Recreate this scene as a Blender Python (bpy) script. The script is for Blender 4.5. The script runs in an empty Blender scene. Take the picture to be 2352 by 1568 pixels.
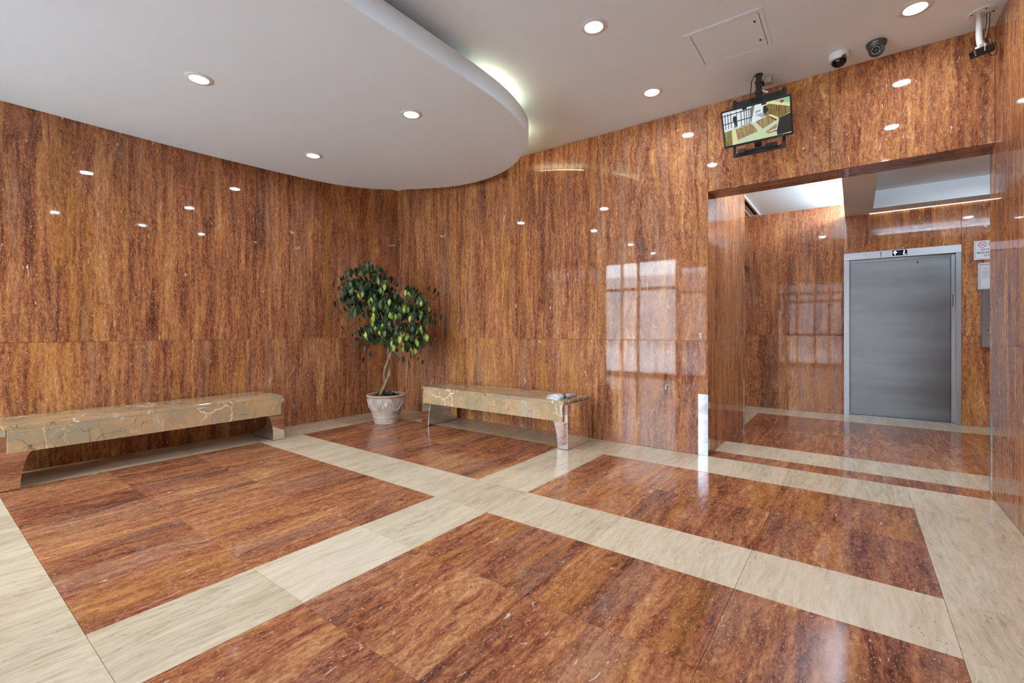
import bpy, bmesh, math, random
from mathutils import Vector, Matrix

random.seed(7)
SC = bpy.context.scene
COL = SC.collection
PI = math.pi

# ------------------------------------------------------------------ camera
cam_d = bpy.data.cameras.new('camera')
cam_d.sensor_fit = 'HORIZONTAL'; cam_d.sensor_width = 36.0
cam_d.lens = 36.0 * 1056.0 / 2352.0
cam_d.shift_y = -26.0 / 2352.0
cam_d.clip_start = 0.02
cam = bpy.data.objects.new('camera', cam_d); COL.objects.link(cam)
cam.location = (0, 0, 1.2)
cam.rotation_euler = (PI / 2, 0, math.atan2(1964 - 1176, 1056.0))
SC.camera = cam

# ------------------------------------------------------------------ world, exposure
W = bpy.data.worlds.new('overcast_sky'); SC.world = W; W.use_nodes = True
bg = W.node_tree.nodes['Background']
bg.inputs[0].default_value = (0.82, 0.95, 1.10, 1); bg.inputs[1].default_value = 13.0
sun_d = bpy.data.lights.new('sun', 'SUN'); sun_d.energy = 52.0; sun_d.angle = 0.02; sun_d.color = (0.90, 0.97, 1.05)
sun = bpy.data.objects.new('sun', sun_d); COL.objects.link(sun)
sun.rotation_euler = (math.radians(-38), 0, math.radians(12))      # high, from behind the building: lights the street, not the lobby
SC.view_settings.view_transform = 'Standard'
SC.view_settings.look = 'None'
SC.view_settings.gamma = 1.0
SC.view_settings.use_curve_mapping = False
SC.view_settings.exposure = 0.99
SC.cycles.use_denoising = True
SC.cycles.max_bounces = 6
SC.cycles.diffuse_bounces = 4
SC.cycles.glossy_bounces = 3
SC.cycles.use_adaptive_sampling = True
SC.cycles.adaptive_threshold = 0.13
SC.cycles.adaptive_min_samples = 16
SC.cycles.use_light_tree = False
SC.cycles.sample_clamp_indirect = 6.0
SC.cycles.caustics_reflective = False
SC.cycles.caustics_refractive = False
DOWNLIGHT_W = 4.3
HALL_W = 6.0
LAMP_COLOUR = (0.78, 0.94, 1.13)

# ------------------------------------------------------------------ room numbers (metres)
XL, XR, YW, YF = -5.66, 0.79, 4.63, -2.6      # left wall, right wall, bench wall, glazed front
ZC, ZD = 3.345, 3.09                          # ceiling, underside of the curved canopy
XJ = -1.125                                   # left jamb of the lift lobby opening
YH = 8.07                                     # lift wall
ZHD = 2.52                                    # underside of the header
ZJ = 1.095                                    # joint between the two courses of wall slabs

# ------------------------------------------------------------------ helpers
def link(name, me, mat=None, parent=None, loc=None):
    o = bpy.data.objects.new(name, me); COL.objects.link(o)
    if mat is not None and me is not None:
        for m in (mat if isinstance(mat, (list, tuple)) else [mat]): me.materials.append(m)
    if loc is not None: o.location = loc
    if parent is not None: o.parent = parent
    return o
def empty(name, loc=(0, 0, 0), rz=0.0):
    o = bpy.data.objects.new(name, None); COL.objects.link(o)
    o.location = loc; o.rotation_euler = (0, 0, rz); o.empty_display_size = 0.05
    return o
def tag(o, label, cat, group=None):
    o['label'] = label; o['category'] = cat
    if group: o['group'] = group
    return o
def struct(o, label=None):
    o['kind'] = 'structure'
    if label: o['label'] = label
    return o
def mesh(bm, name, smooth=False):
    me = bpy.data.meshes.new(name); bm.normal_update(); bm.to_mesh(me); bm.free()
    if smooth:
        for p in me.polygons: p.use_smooth = True
    return me
def bbox(bm, x0, x1, y0, y1, z0, z1, bev=0.0, seg=1, M=None):
    v = [bm.verts.new((x, y, z)) for x in (x0, x1) for y in (y0, y1) for z in (z0, z1)]
    f = [bm.faces.new([v[i] for i in q]) for q in ((0, 1, 3, 2), (4, 6, 7, 5), (0, 4, 5, 1), (2, 3, 7, 6), (0, 2, 6, 4), (1, 5, 7, 3))]
    if bev > 0:
        es = list({e for q in f for e in q.edges})
        r = bmesh.ops.bevel(bm, geom=es, offset=bev, segments=seg, affect='EDGES', profile=0.5)
        v = list({w for q in r['faces'] for w in q.verts} | {w for w in v if w.is_valid})
    if M is not None: bmesh.ops.transform(bm, matrix=M, verts=[w for w in v if w.is_valid])
def box(name, x0, x1, y0, y1, z0, z1, mat, parent=None, bev=0.0, seg=1, centre=True):
    """a box given in its parent's coordinates, with its origin at its own centre"""
    bm = bmesh.new()
    c = ((x0 + x1) / 2, (y0 + y1) / 2, (z0 + z1) / 2) if centre else (0, 0, 0)
    bbox(bm, x0 - c[0], x1 - c[0], y0 - c[1], y1 - c[1], z0 - c[2], z1 - c[2], bev, seg)
    bmesh.ops.recalc_face_normals(bm, faces=bm.faces)
    return link(name, mesh(bm, name), mat, parent, c)
def tube_bm(bm, pts, rad, n=8, cap=True):
    pts = [Vector(p) for p in pts]; rings = []
    rr = rad if isinstance(rad, (list, tuple)) else [rad] * len(pts)
    up = None
    for i, p in enumerate(pts):
        d = (pts[min(i + 1, len(pts) - 1)] - pts[max(i - 1, 0)]).normalized()
        if up is None: up = Vector((0, 0, 1)) if abs(d.z) < 0.9 else Vector((1, 0, 0))
        s = d.cross(up)
        if s.length < 1e-5: s = d.orthogonal()
        s.normalize(); up = s.cross(d).normalized()
        rings.append([bm.verts.new(p + (s * math.cos(a) + up * math.sin(a)) * rr[i]) for a in [2 * PI * k / n for k in range(n)]])
    for a, b in zip(rings, rings[1:]):
        for k in range(n): bm.faces.new((a[k], a[(k + 1) % n], b[(k + 1) % n], b[k]))
    if cap:
        bm.faces.new(rings[0][::-1]); bm.faces.new(rings[-1])
def tube(name, pts, rad, mat, parent=None, n=8, loc=None):
    bm = bmesh.new(); tube_bm(bm, pts, rad, n)
    bmesh.ops.recalc_face_normals(bm, faces=bm.faces)
    return link(name, mesh(bm, name, True), mat, parent, loc)
def lathe_bm(bm, prof, n=32, closed=False):
    rings = []
    for r, z in prof:
        if r < 1e-6: rings.append([bm.verts.new((0, 0, z))])
        else: rings.append([bm.verts.new((r * math.cos(2 * PI * k / n), r * math.sin(2 * PI * k / n), z)) for k in range(n)])
    seq = list(zip(rings, rings[1:])) + ([(rings[-1], rings[0])] if closed else [])
    for a, b in seq:
        for k in range(n):
            k2 = (k + 1) % n
            if len(a) == 1 and len(b) == 1: continue
            if len(a) == 1: bm.faces.new((a[0], b[k2], b[k]))
            elif len(b) == 1: bm.faces.new((a[k], a[k2], b[0]))
            else: bm.faces.new((a[k], a[k2], b[k2], b[k]))
def lathe(name, prof, mat, parent=None, n=32, loc=None, smooth=True, closed=False):
    bm = bmesh.new(); lathe_bm(bm, prof, n, closed)
    bmesh.ops.recalc_face_normals(bm, faces=bm.faces)
    o = link(name, mesh(bm, name, smooth), mat, parent, loc)
    if smooth:
        md = o.modifiers.new('edges', 'EDGE_SPLIT'); md.split_angle = math.radians(40)
    return o
def prism(name, poly, z0, z1, mat, parent=None, loc=None, axis='z', bev=0.0):
    """polygon extruded; axis 'z': poly in xy; axis 'y': poly in xz, z0..z1 along y"""
    bm = bmesh.new()
    mk = (lambda p, t: (p[0], p[1], t)) if axis == 'z' else (lambda p, t: (p[0], t, p[1]))
    a = [bm.verts.new(mk(p, z0)) for p in poly]; b = [bm.verts.new(mk(p, z1)) for p in poly]
    n = len(poly)
    bm.faces.new(a); bm.faces.new(b[::-1])
    for k in range(n): bm.faces.new((a[k], b[k], b[(k + 1) % n], a[(k + 1) % n]))
    bmesh.ops.recalc_face_normals(bm, faces=bm.faces)
    o = link(name, mesh(bm, name), mat, parent, loc)
    if bev:
        md = o.modifiers.new('bevel', 'BEVEL'); md.width = bev; md.segments = 2; md.limit_method = 'ANGLE'
    return o
def text(name, s, size, mat, parent, loc, rot, align='CENTER', depth=0.0006, bold=0.0):
    cu = bpy.data.curves.new(name, 'FONT'); cu.body = s; cu.size = size; cu.align_x = align; cu.extrude = depth; cu.offset = bold
    cu.resolution_u = 3
    t = bpy.data.objects.new(name, cu); COL.objects.link(t)
    bpy.context.view_layer.update()
    me = bpy.data.meshes.new_from_object(t.evaluated_get(bpy.context.evaluated_depsgraph_get()))
    bpy.data.objects.remove(t)
    me.materials.clear()
    o = link(name, me, mat, parent, loc); o.rotation_euler = rot
    return o

# ------------------------------------------------------------------ materials
class NT:
    def __init__(s, name):
        s.m = bpy.data.materials.new(name); s.m.use_nodes = True
        s.t = s.m.node_tree; s.b = s.t.nodes['Principled BSDF']
    def n(s, typ, **kw):
        x = s.t.nodes.new(typ)
        for k, v in kw.items(): setattr(x, k, v)
        return x
    def set(s, sock, v):
        if hasattr(v, 'is_linked') or isinstance(v, bpy.types.NodeSocket): s.t.links.new(v, sock)
        else: sock.default_value = v
    def math(s, op, a, b=None, c=None, clamp=False):
        x = s.n('ShaderNodeMath', operation=op, use_clamp=clamp)
        s.set(x.inputs[0], a)
        if b is not None: s.set(x.inputs[1], b)
        if c is not None: s.set(x.inputs[2], c)
        return x.outputs[0]
    def vmath(s, op, a, b=None):
        x = s.n('ShaderNodeVectorMath', operation=op)
        s.set(x.inputs[0], a)
        if b is not None: s.set(x.inputs[3] if op == 'SCALE' else x.inputs[1], b)
        return x.outputs[0]
    def noise(s, vec, scale, detail=4.0, rough=0.55, dist=0.0, col=False):
        x = s.n('ShaderNodeTexNoise'); s.set(x.inputs['Vector'], vec)
        x.inputs['Scale'].default_value = scale; x.inputs['Detail'].default_value = detail
        x.inputs['Roughness'].default_value = rough; x.inputs['Distortion'].default_value = dist
        return x.outputs['Color' if col else 'Fac']
    def rng(s, v, a, b, c=0.0, d=1.0, smooth=False):
        x = s.n('ShaderNodeMapRange', interpolation_type='SMOOTHSTEP' if smooth else 'LINEAR'); s.set(x.inputs[0], v)
        for i, q in zip((1, 2, 3, 4), (a, b, c, d)): x.inputs[i].default_value = q
        return x.outputs[0]
    def ramp(s, v, stops):
        x = s.n('ShaderNodeValToRGB'); s.set(x.inputs[0], v); e = x.color_ramp.elements
        while len(e) < len(stops): e.new(0.5)
        for q, (p, c) in zip(e, stops): q.position = p; q.color = (*c, 1)
        return x.outputs[0]
    def mix(s, f, a, b, mode='MIX'):
        x = s.n('ShaderNodeMix', data_type='RGBA', blend_type=mode)
        s.set(x.inputs[0], f)
        s.set(x.inputs[6], a if not isinstance(a, tuple) else (*a, 1))
        s.set(x.inputs[7], b if not isinstance(b, tuple) else (*b, 1))
        return x.outputs[2]
    def out(s, color=None, rough=None, bump=None, bstr=0.1, bdist=0.001, **kw):
        if color is not None: s.set(s.b.inputs['Base Color'], color if not isinstance(color, tuple) else (*color, 1))
        if rough is not None: s.set(s.b.inputs['Roughness'], rough)
        for k, v in kw.items(): s.set(s.b.inputs[k.replace('_', ' ')], v)
        if bump is not None:
            b = s.n('ShaderNodeBump'); b.inputs['Strength'].default_value = bstr; b.inputs['Distance'].default_value = bdist
            s.set(b.inputs['Height'], bump); s.t.links.new(b.outputs[0], s.b.inputs['Normal'])
        return s.m
    def coords(s, rand=True):
        tc = s.n('ShaderNodeTexCoord').outputs['Object']
        if not rand: return tc, None
        r = s.n('ShaderNodeObjectInfo').outputs['Random']
        x = s.n('ShaderNodeCombineXYZ')
        s.set(x.inputs[0], s.math('MULTIPLY', r, 37.3)); s.set(x.inputs[1], s.math('MULTIPLY', r, 91.7)); s.set(x.inputs[2], s.math('MULTIPLY', r, 53.9))
        return s.vmath('ADD', tc, x.outputs[0]), r
def plain(name, c, rough=0.5, metal=0.0, vary=0.0, scale=20, **kw):
    k = NT(name); col = c
    if vary:
        v, _ = k.coords(False)
        n = k.noise(v, scale, 4)
        col = k.mix(k.rng(n, 0.3, 0.7), tuple(x * (1 - vary) for x in c), tuple(min(1, x * (1 + vary)) for x in c))
    return k.out(col, rough, Metallic=metal, **kw)
def glow(name, c, st, sample='NONE'):
    k = NT(name); k.m.cycles.emission_sampling = sample
    return k.out((0.8, 0.8, 0.8), 0.5, Emission_Color=(*c, 1), Emission_Strength=st)

def travertine(name, axis, stretch=0.07, g=(1, 1, 1), rough=(0.02, 0.05), fleck=0.75):
    """polished red travertine; axis = direction of the bedding (0,1,2 in object coordinates)"""
    k = NT(name); v0, r = k.coords()
    C = lambda *c: tuple(min(0.95, x * y) for x, y in zip(c, g))
    def st(a):
        q = [1.0, 1.0, 1.0]; q[axis] = a; return tuple(q)
    w = k.vmath('SCALE', k.vmath('SUBTRACT', k.noise(k.vmath('MULTIPLY', v0, st(0.5)), 2.4, 4, 0.62, col=True), (0.5, 0.5, 0.5)), k.rng(r, 0.55, 0.95, 0.11, 0.34))
    v1 = k.vmath('ADD', v0, w)
    vs = k.vmath('MULTIPLY', v1, st(stretch)); vf = k.vmath('MULTIPLY', v1, st(0.36))
    sep = k.n('ShaderNodeSeparateColor'); k.set(sep.inputs[0], k.noise(vs, 5.0, 3, 0.6, col=True))
    n1, ng, nm = sep.outputs[0], sep.outputs[1], sep.outputs[2]
    n2 = k.noise(vs, 26, 4, 0.72); n3 = k.noise(vf, 58, 3, 0.75)
    f = k.math('MULTIPLY_ADD', n1, 0.40, k.math('MULTIPLY_ADD', n2, 0.56, k.math('MULTIPLY_ADD', n3, 0.40, k.math('MULTIPLY_ADD', r, 0.05, -0.025))))
    base = k.ramp(k.rng(f, 0.48, 0.87), [(0.0, C(0.060, 0.022, 0.018)), (0.22, C(0.130, 0.046, 0.034)), (0.42, C(0.250, 0.098, 0.060)),
                                         (0.60, C(0.355, 0.160, 0.090)), (0.78, C(0.45, 0.240, 0.125)), (1.0, C(0.60, 0.40, 0.25))])
    gold = k.mix(k.rng(f, 0.5, 0.82), C(0.19, 0.080, 0.024), C(0.52, 0.262, 0.085))
    base = k.mix(k.rng(ng, 0.53, 0.64, 0, 0.52, True), base, gold)
    mauve = k.mix(k.rng(f, 0.5, 0.82), C(0.115, 0.058, 0.056), C(0.37, 0.215, 0.185))
    base = k.mix(k.rng(nm, 0.52, 0.64, 0, 0.58, True), base, mauve)
    # fine dark grain and stylolites
    fd = k.noise(vf, 170, 2, 0.6)
    base = k.mix(k.rng(fd, 0.42, 0.30, 0, 0.62), base, C(0.085, 0.034, 0.026))
    line = k.rng(k.math('ABSOLUTE', k.math('SUBTRACT', n2, 0.47)), 0.0, 0.013, 0.5, 0)
    base = k.mix(k.math('MULTIPLY', line, k.rng(n3, 0.5, 0.42)), base, C(0.06, 0.025, 0.02))
    # pale filled pores
    po = k.math('MULTIPLY', k.rng(fd, 0.635, 0.675), k.rng(n2, 0.60, 0.42, 0.2, 0.95))
    base = k.mix(k.math('MULTIPLY', po, fleck), base, (0.82, 0.70, 0.54))
    pl = k.rng(k.noise(k.vmath('MULTIPLY', v1, st(0.24)), 42, 2, 0.6, 0.7), 0.705, 0.745, 0, 0.95)
    base = k.mix(k.math('MULTIPLY', pl, fleck), base, (0.90, 0.82, 0.70))
    return k.out(base, k.rng(n3, 0.3, 0.7, *rough), IOR=1.39)

def beige_travertine(name, axis):
    k = NT(name); v0, r = k.coords()
    q = [1.0, 1.0, 1.0]; q[axis] = 0.09
    w = k.vmath('SCALE', k.vmath('SUBTRACT', k.noise(v0, 1.5, 2, 0.5, col=True), (0.5, 0.5, 0.5)), 0.2)
    v1 = k.vmath('ADD', v0, w); vs = k.vmath('MULTIPLY', v1, tuple(q))
    n1 = k.noise(vs, 8, 3, 0.6); n2 = k.noise(vs, 46, 4, 0.72)
    f = k.math('ADD', k.math('MULTIPLY', n1, 0.36), k.math('MULTIPLY', n2, 0.64))
    f = k.math('ADD', f, k.math('MULTIPLY', k.math('SUBTRACT', r, 0.5), 0.12))
    base = k.ramp(k.rng(f, 0.34, 0.66), [(0.0, (0.47, 0.365, 0.235)), (0.35, (0.60, 0.48, 0.33)), (0.65, (0.68, 0.555, 0.39)), (1.0, (0.75, 0.63, 0.465))])
    q2 = [1.0, 1.0, 1.0]; q2[axis] = 0.2
    vf = k.vmath('MULTIPLY', v1, tuple(q2))
    sp = k.rng(k.noise(vf, 110, 3, 0.62), 0.385, 0.32)
    base = k.mix(k.math('MULTIPLY', k.math('MULTIPLY', sp, k.rng(n1, 0.58, 0.44)), 0.75), base, (0.27, 0.21, 0.13))
    return k.out(base, k.rng(n2, 0.3, 0.7, 0.10, 0.16), IOR=1.42)

def breccia(name):
    k = NT(name); v0, r = k.coords()
    w = k.vmath('SCALE', k.vmath('SUBTRACT', k.noise(v0, 3.0, 4, 0.6, col=True), (0.5, 0.5, 0.5)), 0.30)
    v1 = k.vmath('ADD', v0, w)
    f = k.noise(v1, 3.2, 6, 0.62)
    base = k.ramp(k.rng(f, 0.34, 0.68), [(0.0, (0.40, 0.345, 0.24)), (0.35, (0.46, 0.35, 0.205)), (0.6, (0.60, 0.385, 0.19)), (1.0, (0.51, 0.45, 0.34))])
    base = k.mix(k.rng(k.noise(v1, 30, 4, 0.6), 0.35, 0.7, 0, 0.35), base, (0.34, 0.235, 0.135))
    def crack(sc, off, a, b):
        vo = k.n('ShaderNodeTexVoronoi', feature='DISTANCE_TO_EDGE'); k.set(vo.inputs['Vector'], k.vmath('ADD', v1, off)); vo.inputs['Scale'].default_value = sc
        return k.rng(vo.outputs['Distance'], a, b, 1, 0)
    m1 = k.rng(k.noise(v0, 2.6, 2), 0.49, 0.60)
    base = k.mix(k.math('MULTIPLY', k.math('MULTIPLY', crack(3.4, (0, 0, 0), 0.008, 0.028), m1), 0.9), base, (0.92, 0.85, 0.74))
    m3 = k.rng(k.noise(k.vmath('ADD', v0, (9, 2, 4)), 3.4, 2), 0.50, 0.60)
    base = k.mix(k.math('MULTIPLY', k.math('MULTIPLY', crack(7.0, (4, 1, 2), 0.004, 0.014), m3), 0.8), base, (0.86, 0.76, 0.60))
    m2 = k.rng(k.noise(k.vmath('ADD', v0, (5, 5, 5)), 4.0, 2), 0.44, 0.58)
    base = k.mix(k.math('MULTIPLY', k.math('MULTIPLY', crack(6.0, (1, 7, 3), 0.004, 0.018), m2), 0.8), base, (0.07, 0.055, 0.04))
    return k.out(base, 0.06, IOR=1.52)

M = {}
M['wall_stone'] = travertine('red_travertine_wall', 2, 0.07, (1.30, 1.14, 0.80))
M['floor_stone'] = travertine('red_travertine_floor', 1, 0.11, (1.13, 0.93, 0.71), (0.08, 0.15), 0.58)
M['soffit_stone'] = travertine('red_travertine_soffit', 0, 0.07, (1.1, 1.05, 0.95))
M['beige'] = beige_travertine('beige_travertine', 1)
M['breccia'] = breccia('brown_breccia_marble')
M['grout'] = plain('dark_grout', (0.26, 0.15, 0.085), 0.8, vary=0.2)
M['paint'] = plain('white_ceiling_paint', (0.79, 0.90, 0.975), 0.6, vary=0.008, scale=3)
M['white'] = plain('white_enamel', (0.78, 0.78, 0.76), 0.35, vary=0.02)
M['trimring'] = plain('white_trim_ring', (0.72, 0.72, 0.71), 0.3, vary=0.02)
M['chrome'] = plain('polished_chrome', (0.86, 0.86, 0.87), 0.035, 1.0, vary=0.01, scale=4)
M['black'] = plain('black_plastic', (0.012, 0.012, 0.013), 0.32, vary=0.15)
M['blackmetal'] = plain('black_powder_coat', (0.016, 0.016, 0.017), 0.42, vary=0.15)
M['glossblack'] = plain('smoked_dome', (0.006, 0.006, 0.008), 0.06)
M['charcoal'] = plain('charcoal_metal', (0.055, 0.056, 0.052), 0.33, vary=0.06)
M['slot'] = plain('dark_slot', (0.02, 0.018, 0.016), 0.7, vary=0.1)
M['lens'] = glow('downlight_lens', (1.0, 0.97, 0.92), 9.0)
M['cove'] = glow('cove_tube', (1.0, 0.84, 0.52), 17.0, 'FRONT')
M['guard'] = plain('mirror_steel', (0.55, 0.56, 0.58), 0.07, 1.0, vary=0.05, scale=6)
M['darkframe'] = plain('dark_bronze_frame', (0.03, 0.027, 0.024), 0.4, 0.3, vary=0.1)
M['concrete'] = plain('pavement', (0.62, 0.62, 0.61), 0.85, vary=0.12, scale=2)
M['brickfar'] = plain('far_facade', (0.55, 0.54, 0.52), 0.85, vary=0.2, scale=1)

def steel(name, c, rough, axis):
    k = NT(name); v, _ = k.coords(False)
    q = [260.0, 260.0, 260.0]; q[axis] = 1.5
    n = k.noise(k.vmath('MULTIPLY', v, tuple(q)), 1.0, 3, 0.6)
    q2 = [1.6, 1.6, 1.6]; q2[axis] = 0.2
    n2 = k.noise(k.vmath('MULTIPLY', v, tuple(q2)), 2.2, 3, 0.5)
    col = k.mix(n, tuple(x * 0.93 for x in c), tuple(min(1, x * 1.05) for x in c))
    col = k.mix(k.rng(n2, 0.36, 0.62, 0, 1), k.mix(1.0, col, (0.80, 0.80, 0.80), 'MULTIPLY'), k.mix(1.0, col, (1.12, 1.12, 1.12), 'MULTIPLY'))  # broad light and dark bands painted in, imitating soft reflections on the door
    return k.out(col, k.rng(n2, 0.3, 0.7, rough * 0.8, rough * 1.25), Metallic=1.0)
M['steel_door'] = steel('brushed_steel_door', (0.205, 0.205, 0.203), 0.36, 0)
M['steel'] = steel('brushed_steel_frame', (0.40, 0.405, 0.41), 0.36, 2)
M['steel_h'] = steel('brushed_steel_head', (0.42, 0.425, 0.43), 0.36, 0)

def glass_mat(nm='window_glass', c=(0.93, 0.95, 0.94)):
    k = NT(nm)
    tr = k.n('ShaderNodeBsdfTransparent'); tr.inputs[0].default_value = (*c, 1)
    gl = k.n('ShaderNodeBsdfGlossy'); gl.inputs['Roughness'].default_value = 0.0; gl.inputs[0].default_value = (1, 1, 1, 1)
    fr = k.n('ShaderNodeFresnel'); fr.inputs[0].default_value = 1.45
    mx = k.n('ShaderNodeMixShader'); k.t.links.new(fr.outputs[0], mx.inputs[0])
    k.t.links.new(tr.outputs[0], mx.inputs[1]); k.t.links.new(gl.outputs[0], mx.inputs[2])
    k.t.links.new(mx.outputs[0], k.t.nodes['Material Output'].inputs[0])
    return k.m
M['glass'] = glass_mat()
M['tinted'] = glass_mat('tinted_glass', (0.56, 0.56, 0.57))

# ------------------------------------------------------------------ floor
GAP = 0.0007
floor = struct(box('floor', -5.9, 2.9, YF - 0.1, YH + 0.2, -0.10, -0.018, M['grout']), 'lobby floor of red travertine fields framed by beige travertine bands')
def tiles(xs, ys, mat, nm):
    for x0, x1 in zip(xs, xs[1:]):
        for y0, y1 in zip(ys, ys[1:]):
            box(nm, x0 + GAP, x1 - GAP, y0 + GAP, y1 - GAP, -0.018 - random.random() * 0.0004, 0.0, M[mat], None, 0.0007).parent = floor
def tiles_p(xs, ys, mat, nm):
    fl = floor.location
    for x0, x1 in zip(xs, xs[1:]):
        for y0, y1 in zip(ys, ys[1:]):
            o = box(nm, x0 + GAP, x1 - GAP, y0 + GAP, y1 - GAP, -0.018, 0.0, M[mat], None, 0.0007)
            o.parent = floor; o.location = Vector(o.location) - Vector(fl)
XA, XB, XE = -2.432, -1.947, 0.318           # long band, right edge of right fields
XS = -5.105                                   # inner edge of the band along the left wall
YN, Y3, Y2, Y1 = 0.447, 2.33, 2.80, 4.10
xl = [XS, -4.437, -3.77, -3.10, XA]; xr = [XB, -1.197, -0.45, XE]
red, bei = 'floor_stone', 'beige'
tiles_p(xl, [YN, 1.080, 1.712, Y3], red, 'red_floor_tile')
tiles_p(xl, [Y2, 3.45, Y1], red, 'red_floor_tile')
tiles_p(xr, [Y2, 3.44, Y1], red, 'red_floor_tile')
tiles_p(xr, [-0.183, YN, 1.068, 1.70, Y3], red, 'red_floor_tile')
ylong = [YF, -2.07, -1.44, -0.81, -0.183, YN, 1.075, 1.70, Y3, Y2, 3.45, Y1]
tiles_p([XA, XB], ylong, bei, 'beige_floor_tile')
tiles_p(xl, [Y3, Y2], bei, 'beige_floor_tile'); tiles_p(xr, [Y3, Y2], bei, 'beige_floor_tile')
tiles_p([XL, XS], ylong + [YW], bei, 'beige_floor_tile')
tiles_p(xl + xr + [XR], [Y1, YW], bei, 'beige_floor_tile')
tiles_p([XE, XR], ylong, bei, 'beige_floor_tile')
tiles_p(xl, [-0.03, YN], bei, 'beige_floor_tile')
tiles_p([XS, -4.214, -3.323, XA], [YF, -1.74, -0.885, -0.03], red, 'red_floor_tile')
tiles_p(xr, [YF, -1.79, -0.986, -0.183], red, 'red_floor_tile')
# lift lobby
YT, YU, YV, YK = 4.875, 5.37, 6.45, 7.49
tiles_p([XJ, -0.47, 0.18, XR], [YW, YT], red, 'red_floor_tile')
tiles_p([XR, XR + 0.165], [4.76, YT], red, 'red_floor_tile')
tiles_p([XJ, -0.10, XR + 0.13, 2.6], [YT, YU], bei, 'beige_floor_tile')
tiles_p([XJ, -0.10, 0.92, 1.76, 2.6], [YU, 6.43, YK], red, 'red_floor_tile')
tiles_p([XJ, -0.10, 0.92, 1.76, 2.6], [YK, YH], bei, 'beige_floor_tile')
tiles_p([-3.0, -2.06, XJ], [YV, YK, YH], bei, 'beige_floor_tile')

# ------------------------------------------------------------------ walls: backing with separate stone slabs
SG = 0.0012; ST = 0.02
def slab(wall, x0, x1, y0, y1, z0, z1, mat='wall_stone', nm='stone_slab'):
    o = box(nm, x0, x1, y0, y1, z0, z1, M[mat], None, 0.0008)
    o.parent = wall; o.location = Vector(o.location) - Vector(wall.location)
    return o
wl = struct(box('wall_left', XL - 0.22, XL - ST, YF - 0.1, YW + 0.2, -0.1, ZC + 0.1, M['grout']), 'left wall clad in tall red travertine slabs')
ys = [YF, -1.865, -0.79, 0.285, 1.355, 2.43, 3.495, YW - 0.002]
for a, b in zip(ys, ys[1:]):
    for z0, z1 in ((0.0, ZJ), (ZJ, ZC)):
        slab(wl, XL - ST, XL, a + SG, b - SG, z0 + SG, z1 - SG)
wb = struct(box('wall_back', XL, XJ - 0.02, YW + ST, YW + 0.30, -0.1, ZC + 0.1, M['grout']), 'bench wall clad in tall red travertine slabs')
xs = [XL + 0.001, -4.55, -3.335, -2.28, XJ]
for a, b in zip(xs, xs[1:]):
    for z0, z1 in ((0.0, ZJ + 0.003), (ZJ + 0.003, ZC)):
        slab(wb, a + SG, b - (SG if b < XJ else 0), YW, YW + ST, z0 + SG, z1 - SG)
# return of the bench wall into the lift lobby
wj = struct(box('wall_return', XJ - 0.28, XJ - ST, YW + 0.30, YV - 0.002, -0.1, ZC + 0.1, M['grout']), 'side of the lift lobby opening clad in red travertine')
for z0, z1 in ((0.0, ZJ + 0.005), (ZJ + 0.005, ZC)):
    slab(wj, XJ - ST, XJ, YW + ST + 0.0005, YV, z0 + SG, z1 - SG)
slab(wj, XJ - 0.30, XJ - ST, YV - 0.002, YV + 0.015, 0.0, ZC)
# header over the opening
wh = struct(box('wall_header', XJ, XR, YW + ST, YW + 0.265, ZHD + ST, ZC, M['grout']), 'stone header above the lift lobby opening')
for a, b in zip([XJ, -0.168, XR], [-0.168, XR]):
    slab(wh, a + SG, b - SG, YW, YW + ST, ZHD + 0.001, ZC - SG)
slab(wh, XJ + SG, XR - SG, YW + ST + 0.0005, YW + 0.285, ZHD, ZHD + ST - 0.0005, 'soffit_stone', 'soffit_slab')
slab(wh, XJ + SG, XR - SG, YW + 0.2655, YW + 0.285, ZHD + ST, ZC)
# right wall
wr = struct(box('wall_right', XR + ST, XR + 0.16, YF - 0.1, 4.77, -0.1, ZC + 0.1, M['grout']), 'right wall clad in red travertine slabs')
ys = [YF, -1.5, -0.4, 0.7, 1.8, 2.9, 4.0, 4.785]
for a, b in zip(ys, ys[1:]):
    for z0, z1 in ((0.0, ZJ + 0.007), (ZJ + 0.007, ZC)):
        slab(wr, XR, XR + ST, a + (0 if a in (0.7, 2.9, 4.0) else SG), b - SG * 0.5, z0 + SG, z1 - SG)
slab(wr, XR + ST + 0.0005, XR + 0.16, 4.7705, 4.785, 0.0, ZC)
slab(wh, XR, XR + 0.16, 4.787, YW + 0.285, ZHD, ZC)
# lift wall
wf = struct(box('wall_lift', -3.0, 2.6, YH + 0.16, YH + 0.30, -0.1, ZC, M['grout']), 'lift wall clad in red travertine slabs')
EX0, EX1, EZ = -0.129, 1.078, 2.287
for a, b, z0, z1 in ((-3.0, EX0, 0.0, 1.125), (-3.0, EX0, 1.125, ZC), (EX0, EX1, EZ, ZC), (EX1, 2.6, 0, 1.125), (EX1, 2.6, 1.125, ZC)):
    slab(wf, a + SG, b - SG, YH, YH + 0.16, z0 + SG, z1 - SG)
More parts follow.
